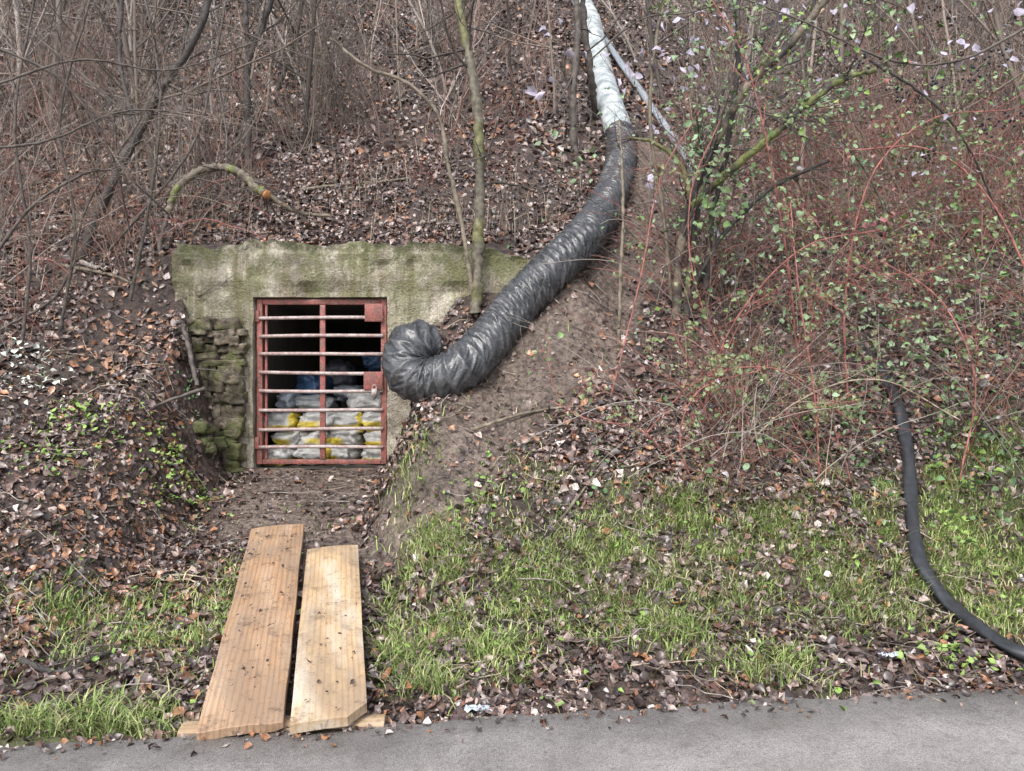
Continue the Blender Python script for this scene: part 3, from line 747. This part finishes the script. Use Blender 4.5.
while c < 230:
    x = rng.uniform(.8, 7.2); y = rng.uniform(5.65, 10.2)
    if y < 5.65 + .12 * x: continue
    if not clear(x, y, .65): continue
    if y < 7.0 and x < 1.4 and rng.random() < .6: continue
    if dist_line(np.array([x]), np.array([y]), hose_line)[0] < .35 and y < 6.4: continue
    E.place(brm, x, y, .5, .9, .15, int(rng.choice([0, 6, 14, 30]))); c += 1
for _ in range(18):
    x = rng.uniform(-7, -3.6); y = rng.uniform(6.8, 9); E.place(brm, x, y, .5, .9, .15)
for _ in range(26):
    x = rng.uniform(-3.2, .2); y = rng.uniform(9., 12); E.place(brm, x, y, .3, .6, .15)
E.A.build('bramble_thicket', M_twig, False)

# hero trees ------------------------------------------------------------
def limb(A, pts, w0, w1, col, n=40, kids=0, kl=.7, tips=None, kspread=.8, kcol=None, sides=10, col2=None):
    q = spline(np.array(pts), n); d = q[:, 1].mean()
    r0 = w0 * d / F / 2; r1 = w1 * d / F / 2
    q[1:-1] += rng.normal(0, r0 * .14, (n - 2, 3))
    rad = np.linspace(r0, r1, n) * (1 + .10 * rng.normal(0, 1, n))
    cc = np.repeat(np.array(col)[None, :] * rng.uniform(.75, 1.25, (n, 1)), sides, axis=0)
    if col2 is not None:
        mk = np.repeat(sst(.4, .6, vn(np.arange(n) * .35, np.zeros(n), int(rng.integers(99)))), sides)[:, None]
        cc = cc * (1 - mk) + np.array(col2) * mk
    A.tube(q, rad, sides, cc, bump=.14)
    for _ in range(kids):
        i = int(rng.integers(n // 5, n - 1)); dd = q[i + 1] - q[i]; dd /= np.linalg.norm(dd)
        nd = dd + rng.normal(0, kspread, 3); nd /= np.linalg.norm(nd)
        grow(A, q[i], nd, kl * rng.uniform(.5, 1.5), max(.003, rad[i] * .3), 1, 3, .12, .02, 5, .5, kcol or BR2, tips=tips, seg=.1)
MOSS = (.15, .145, .065); MOSS2 = (.17, .19, .065); DK = (.06, .052, .048); BK = (.19, .16, .12)
A = Acc()
limb(A, [P(476, 312, 7.3), P(478, 250, 7.35), P(480, 170, 7.4), P(475, 90, 7.5), P(457, 0, 7.7), P(440, -90, 7.9)], 12, 8, MOSS, 60, 16, .7, col2=(.13, .115, .085))
limb(A, [P(472, 290, 7.3), P(462, 225, 7.25), P(448, 165, 7.2), P(438, 115, 7.2), P(405, 82, 7.2), P(365, 66, 7.2), P(330, 38, 7.2)], 5, 3, BK, 50, 9, .5)
A.build('mossy_sapling_tree', M_bark, True)
A = Acc(); g = hit(249, 168)
limb(A, [g - [0, 0, .1], P(247, 110, g[1]), P(249, 60, g[1]), P(262, 25, g[1]), P(276, -20, g[1]), P(280, -90, g[1])], 8, 6, DK, 50, 8, .8)
limb(A, [P(249, 60, g[1]), P(246, 20, g[1] - .1), P(244, -50, g[1])], 5, 4, DK, 30, 4, .7)
A.build('dark_thin_tree', M_bark, True)
A = Acc(); g = hit(80, 258)
limb(A, [g - [0, 0, .1], P(100, 208, g[1]), P(138, 135, g[1]), P(165, 85, g[1] - .1), P(200, 28, g[1] - .2), P(220, -60, g[1] - .2)], 10, 6, DK, 50, 12, .8)
limb(A, [P(138, 135, g[1]), P(120, 60, g[1] + .1), P(125, -40, g[1] + .2)], 5, 4, DK, 30, 7, .7)
A.build('leaning_tree', M_bark, True)
A = Acc()
limb(A, [P(168, 214, 8.2), P(176, 190, 8.25), P(196, 173, 8.3), P(222, 167, 8.3), P(242, 175, 8.25), P(256, 188, 8.2), P(266, 194, 8.15)], 7, 9, BK, 50, 8, .35, col2=MOSS2)
limb(A, [P(236, 172, 8.25), P(262, 190, 8.3), P(285, 206, 8.3), P(305, 214, 8.4), P(330, 216, 8.5)], 6, 3, BK, 30, 3, .3)
limb(A, [P(168, 214, 8.2), P(160, 250, 8.0), P(175, 300, 7.6), P(188, 345, 7.1), P(197, 386, 6.9)], 5, 4, BR2, 40, 3, .4)
limb(A, [P(205, 388, 6.7), P(165, 402, 6.6), P(125, 420, 6.4), P(90, 430, 6.2), P(50, 450, 6.1)], 4, 2, BR2, 40, 4, .4)
limb(A, [P(80, 262, 8), P(120, 275, 7.9), P(165, 292, 7.7), P(200, 300, 7.5)], 5, 3, GRY, 40, 4, .4)
A.build('fallen_mossy_branch', M_bark, True)
A = Acc(); A.tube([P(266, 194, 8.15), P(267.5, 195, 8.14)], .045, 12, (.55, .25, .10), cap=True); A.build('cut_branch_end', M_bark)
A = Acc()
for pp, w in [([(20, 660), (60, 672), (100, 655), (118, 650)], 7), ([(10, 690), (60, 676), (90, 664)], 4), ([(345, 190), (380, 182), (410, 178)], 4), ([(300, 190), (340, 185), (390, 180)], 4), ([(470, 430), (540, 410), (620, 405)], 4), ([(560, 520), (600, 470), (640, 430)], 3), ([(60, 265), (110, 275), (150, 290)], 4), ([(20, 540), (80, 510), (120, 505)], 3), ([(700, 620), (740, 610), (790, 600)], 3), ([(490, 470), (510, 450), (570, 425)], 3), ([(650, 400), (720, 395), (800, 405)], 3)]:
    pts = [hit(u, v_, .03) for (u, v_) in pp]
    limb(A, pts, w, w * .5, BK if w < 6 else DK, 24, 3, .3)
for _ in range(1000):
    y = rng.uniform(3.95, 10); x = rng.uniform(-.68, .68) * y
    if (-2.0 < x < -.5 and y < 6) or (y > 7.4 and y < 7.9 and -3.2 < x < .4) or (-2.5 < x < -1.1 and y > 7.2): continue
    a_ = rng.uniform(0, 3.14); L_ = rng.uniform(.08, .5); q = []
    for t in np.linspace(0, L_, 5):
        xx = x + math.cos(a_) * t; yy = y + math.sin(a_) * t * .6; a_ += rng.normal(0, .2); q.append((xx, yy, Hs(xx, yy) + .025 + rng.uniform(0, .02)))
    if np.ptp([p[2] for p in q]) > .45: continue
    A.tube(q, np.linspace(.004, .002, 5) * rng.uniform(.6, 1.4), 4, np.array([GRY, BR, BR2, TAN][int(rng.integers(4))]))
A.build('dead_sticks', M_bark, True)

tipsG = []; tipsP = []
A = Acc(); g = hit(676, 318)
gd = g[1]
limb(A, [g - [0, 0, .1], P(678, 270, gd), P(688, 210, gd - .1), P(715, 145, gd - .3), P(745, 90, gd - .5), P(790, 45, gd - .7), P(840, -20, gd - .9)], 10, 6, DK, 60, 18, .8, tipsG, col2=BK)
limb(A, [P(688, 210, gd - .1), P(725, 175, gd - .4), P(770, 138, gd - .6), P(810, 102, gd - .8), P(845, 78, gd - .9), P(876, 70, gd - 1)], 8, 5, DK, 50, 12, .6, tipsG, col2=MOSS2)
limb(A, [P(692, 200, gd - .1), P(680, 165, gd), P(655, 143, gd), P(628, 138, gd)], 6, 3, MOSS, 30, 5, .4)
limb(A, [P(705, 290, gd), P(712, 220, gd), P(730, 130, gd - .2), P(738, 40, gd - .3), P(735, -60, gd - .4)], 7, 4, DK, 50, 16, .7, tipsG)
limb(A, [P(672, 300, gd + .1), P(664, 220, gd + .1), P(650, 120, gd), P(660, 20, gd - .1), P(690, -60, gd - .4)], 4, 3, BK, 50, 12, .7, tipsP)
limb(A, [P(682, 310, gd), P(720, 240, gd - .1), P(770, 190, gd - .2), P(830, 160, gd - .4)], 5, 3, DK, 40, 12, .7, tipsG)
limb(A, [P(686, 320, gd), P(690, 260, gd), P(700, 200, gd), P(712, 160, gd)], 6, 4, DK, 40, 8, .5, tipsG, col2=MOSS)
A.build('mossy_hazel_tree', M_bark, True)
A = Acc(); g = hit(618, 345)
limb(A, [g - [0, 0, .1], P(621, 270, g[1]), P(623, 200, g[1]), P(619, 120, g[1] + .1)], 4, 2.5, BK, 40, 3, .4)
A.build('thin_bare_stem', M_bark, True)
A = Acc(); g = hit(575, 150)
limb(A, [g - [0, 0, .1], P(573, 90, g[1]), P(578, 30, g[1]), P(570, -60, g[1])], 8, 6, BR2, 40, 8, .9)
limb(A, [hit(596, 120), P(590, 70, g[1] + .3), P(583, 0, g[1] + .3), P(588, -60, g[1] + .3)], 7, 6, BR2, 40, 5, .9)
A.build('background_tree', M_bark, True)
A = Acc(); tipsV = []
for (pp, w, c) in [([(1040, 20, 5.6), (960, 60, 5.7), (890, 60, 5.8), (800, 20, 6), (720, -10, 6.2)], 3, BR2), ([(870, 60, 6), (930, 100, 6), (970, 150, 6.1), (1000, 220, 6.3)], 3, DK),
                   ([(800, 400, 6.8), (790, 280, 6.3), (770, 160, 6.0), (745, 60, 5.9), (700, -20, 5.9)], 2.2, RED), ([(760, 420, 6.7), (700, 300, 6.4), (690, 200, 6.3), (720, 120, 6.3)], 2, RED),
                   ([(850, 430, 6.5), (845, 300, 6.2), (870, 180, 6.), (930, 120, 6), (1010, 110, 6)], 2.2, RED), ([(610, 400, 6.6), (640, 280, 6.8), (660, 180, 7), (700, 110, 7)], 1.8, RED),
                   ([(900, 300, 6.5), (880, 200, 6.2), (830, 130, 6), (760, 90, 6)], 2, BR2), ([(1040, 300, 6), (990, 200, 6), (930, 150, 6), (850, 150, 6.1)], 2.4, RED),
                   ([(590, 60, 7), (640, 20, 6.8), (700, 10, 6.6), (760, -20, 6.5)], 2, BR2), ([(960, 480, 5.8), (975, 380, 5.8), (940, 300, 5.9), (880, 260, 6)], 2, RED),
                   ([(700, 430, 6.5), (730, 330, 6.3), (800, 250, 6.1), (880, 230, 6)], 2, RED), ([(640, 440, 6.3), (700, 380, 6.2), (780, 370, 6.1), (850, 420, 6.0)], 2, RED),
                   ([(690, 480, 6.0), (640, 430, 6.0), (590, 420, 6.0), (550, 400, 6.1)], 1.6, RED), ([(720, 470, 6.2), (800, 400, 6.0), (880, 380, 6.0), (960, 420, 5.9)], 2, TAN), ([(760, 490, 6.1), (740, 400, 6.0), (690, 340, 6.1), (620, 330, 6.4)], 1.8, REDB),
                   ([(820, 500, 5.9), (815, 400, 5.8), (800, 300, 5.8), (790, 200, 5.9)], 2, RED), ([(700, 500, 5.9), (680, 440, 5.8), (700, 390, 5.8), (760, 370, 5.8)], 1.8, RED)]:
    limb(A, [P(*q) for q in pp], w, w * .6, c, 50, 8, .45, tipsV, .9, c, sides=5)
A.build('climbing_shrub', M_bark, True)
A = Acc()
for (pp, w) in [([(-20, 150, 6.3), (50, 140, 6.4), (120, 112, 6.5), (190, 112, 6.6)], 3), ([(-20, 40, 6), (60, 80, 6.2), (110, 150, 6.4), (130, 230, 6.8)], 3), ([(-10, 260, 6.5), (40, 200, 6.5), (110, 170, 6.6), (170, 215, 7)], 3.5),
                ([(60, 330, 7), (75, 230, 6.9), (60, 120, 6.8), (90, 0, 6.7)], 4), ([(130, 300, 7.4), (150, 200, 7.4), (160, 90, 7.4), (140, -30, 7.4)], 4), ([(20, 360, 6.8), (30, 250, 6.8), (15, 120, 6.7), (40, -30, 6.7)], 4),
                ([(0, 330, 7), (60, 290, 7), (90, 200, 7), (150, 100, 7), (180, 0, 7)], 3), ([(110, 250, 7.6), (190, 150, 7.5), (215, 60, 7.5), (230, -30, 7.5)], 3), ([(-20, 90, 6), (80, 60, 6.2), (170, 70, 6.5), (260, 40, 6.8)], 2.5)]:
    limb(A, [P(*q) for q in pp], w, w * .6, BR2, 40, 12, .6, None, .8, BR, sides=6)
A.build('overhanging_bush', M_bark, True)

pos = []; siz = []; col = []
def clump(u, v_, d, n, s, sz, c):
    p = P(u, v_, d); q = p + rng.normal(0, 1, (n, 3)) * s
    pos.append(q); siz.append(rng.uniform(sz * .6, sz * 1.2, n)); col.append(np.array(c) * rng.uniform(.7, 1.25, (n, 1)))
LP = (.44, .40, .49); LG = (.15, .25, .09); LG2 = (.25, .36, .20)
for q in [(660, 55, 7, 12, .22, .10, LP), (690, 30, 7, 18, .25, .10, LP), (740, 15, 7, 22, .3, .09, LP), (785, 10, 6.5, 16, .2, .09, LP), (560, 70, 7, 9, .2, .1, LP), (620, 70, 7, 5, .15, .09, LP), (820, 30, 6.5, 18, .3, .07, LP),
          (730, 60, 6.6, 36, .22, .06, LG2), (700, 120, 6.8, 34, .16, .06, LG2), (710, 165, 6.8, 30, .12, .07, LG2), (720, 205, 6.8, 34, .12, .07, LG), (690, 235, 6.9, 8, .12, .06, LG), (790, 70, 6.5, 44, .28, .05, (.28, .42, .10)), (850, 20, 6.3, 44, .3, .05, (.2, .32, .09)),
          (800, 180, 6.5, 40, .3, .055, LG2), (780, 240, 6.6, 40, .25, .06, LG2), (830, 290, 6.5, 34, .2, .06, LG2), (575, 160, 8, 22, .16, .07, LG2), (640, 110, 8, 8, .2, .06, LG2), (910, 30, 6.2, 40, .3, .05, LG), (1000, 90, 6.2, 50, .3, .05, LG),
          (860, 215, 6.5, 14, .25, .06, (.36, .14, .15)), (870, 120, 6.4, 14, .3, .05, (.34, .16, .13)), (985, 270, 6.3, 34, .25, .06, LG), (910, 350, 6.2, 40, .2, .06, LG2), (935, 290, 6.3, 34, .2, .06, LG2), (1000, 165, 6.2, 24, .3, .05, (.38, .26, .3)),
          (980, 40, 6, 26, .3, .07, LP), (940, 130, 6.3, 24, .3, .055, LP), (880, 70, 6.2, 50, .35, .05, LG), (950, 200, 6.3, 50, .35, .05, LG), (900, 170, 6.3, 40, .3, .05, LG2), (760, 120, 6.5, 40, .25, .05, LG)]:
    clump(*q)
for T_, c_, s_, f_ in ((tipsG, LG2, .05, .35), (tipsP, LP, .07, .2), (tipsV, (.2, .26, .12), .045, .35)):
    T_ = np.array(T_); kk = rng.random(len(T_)) < f_; q = T_[kk]; n = len(q)
    pos.append(q); siz.append(rng.uniform(s_ * .6, s_ * 1.2, n)); col.append(np.array(c_) * rng.uniform(.7, 1.3, (n, 1)))
q = np.concatenate(bramble_pts); n = len(q)
pos.append(q); siz.append(rng.uniform(.025, .06, n)); col.append(np.array([LG, LG2, G3, (.30, .18, .15), (.34, .32, .33)])[rng.choice(5, n, p=[.3, .25, .25, .12, .08])] * rng.uniform(.6, 1.3, (n, 1)))
pos = np.concatenate(pos); nr = np.tile([0, -.6, .6], (len(pos), 1))
leaf_mesh('shrub_leaves', pos, nr, np.concatenate(siz), np.concatenate(col), M_foliage, .6, 1.1)
A = Acc()
for (u, v_) in [(865, 62), (940, 85), (975, 75), (1000, 55), (930, 150), (985, 130), (900, 95), (1010, 120)]:
    c0 = P(u, v_, 6.1)
    for _ in range(12):
        p = c0 + rng.normal(0, .045, 3); r = .011; pts = [p + [0, 0, -r], p + [0, 0, -r * .6], p, p + [0, 0, r * .6], p + [0, 0, r]]
        A.tube(pts, [.001, r * .8, r, r * .8, .001], 7, (.02, .018, .03))
A.build('dark_berries', M_foliage, True)

# ------------------------------------------------------------------ light, sky, camera
w = bpy.data.worlds.new('World'); scene.world = w; w.use_nodes = True
nt = w.node_tree; bg = nt.nodes['Background']; sky = nt.nodes.new('ShaderNodeTexSky'); sky.sky_type = 'NISHITA'; sky.sun_disc = False
sky.sun_elevation = math.radians(50); sky.sun_rotation = math.radians(200); sky.dust_density = 3
hs = nt.nodes.new('ShaderNodeHueSaturation'); hs.inputs['Saturation'].default_value = .45; hs.inputs['Value'].default_value = 2.1
nt.links.new(sky.outputs[0], hs.inputs['Color']); nt.links.new(hs.outputs[0], bg.inputs[0]); bg.inputs[1].default_value = .15
sl = bpy.data.lights.new('sun', 'SUN'); sl.energy = 1.5; sl.angle = math.radians(20); sl.color = (1, .97, .94)
so = bpy.data.objects.new('sun', sl); scene.collection.objects.link(so)
az = math.radians(200); el = math.radians(50)
dirv = Vector((math.sin(az) * math.cos(el), math.cos(az) * math.cos(el), math.sin(el)))
so.rotation_euler = (-dirv).to_track_quat('-Z', 'Y').to_euler()
cam = bpy.data.cameras.new('camera'); cam.sensor_width = 36; cam.lens = F / 1024 * 36; cam.clip_end = 500; cam.clip_start = .05
co = bpy.data.objects.new('camera', cam); scene.collection.objects.link(co); co.location = (0, 0, CAMZ); co.rotation_euler = (math.radians(90), 0, 0)
scene.camera = co
scene.view_settings.view_transform = 'Standard'; scene.view_settings.look = 'None'; scene.view_settings.exposure = 0
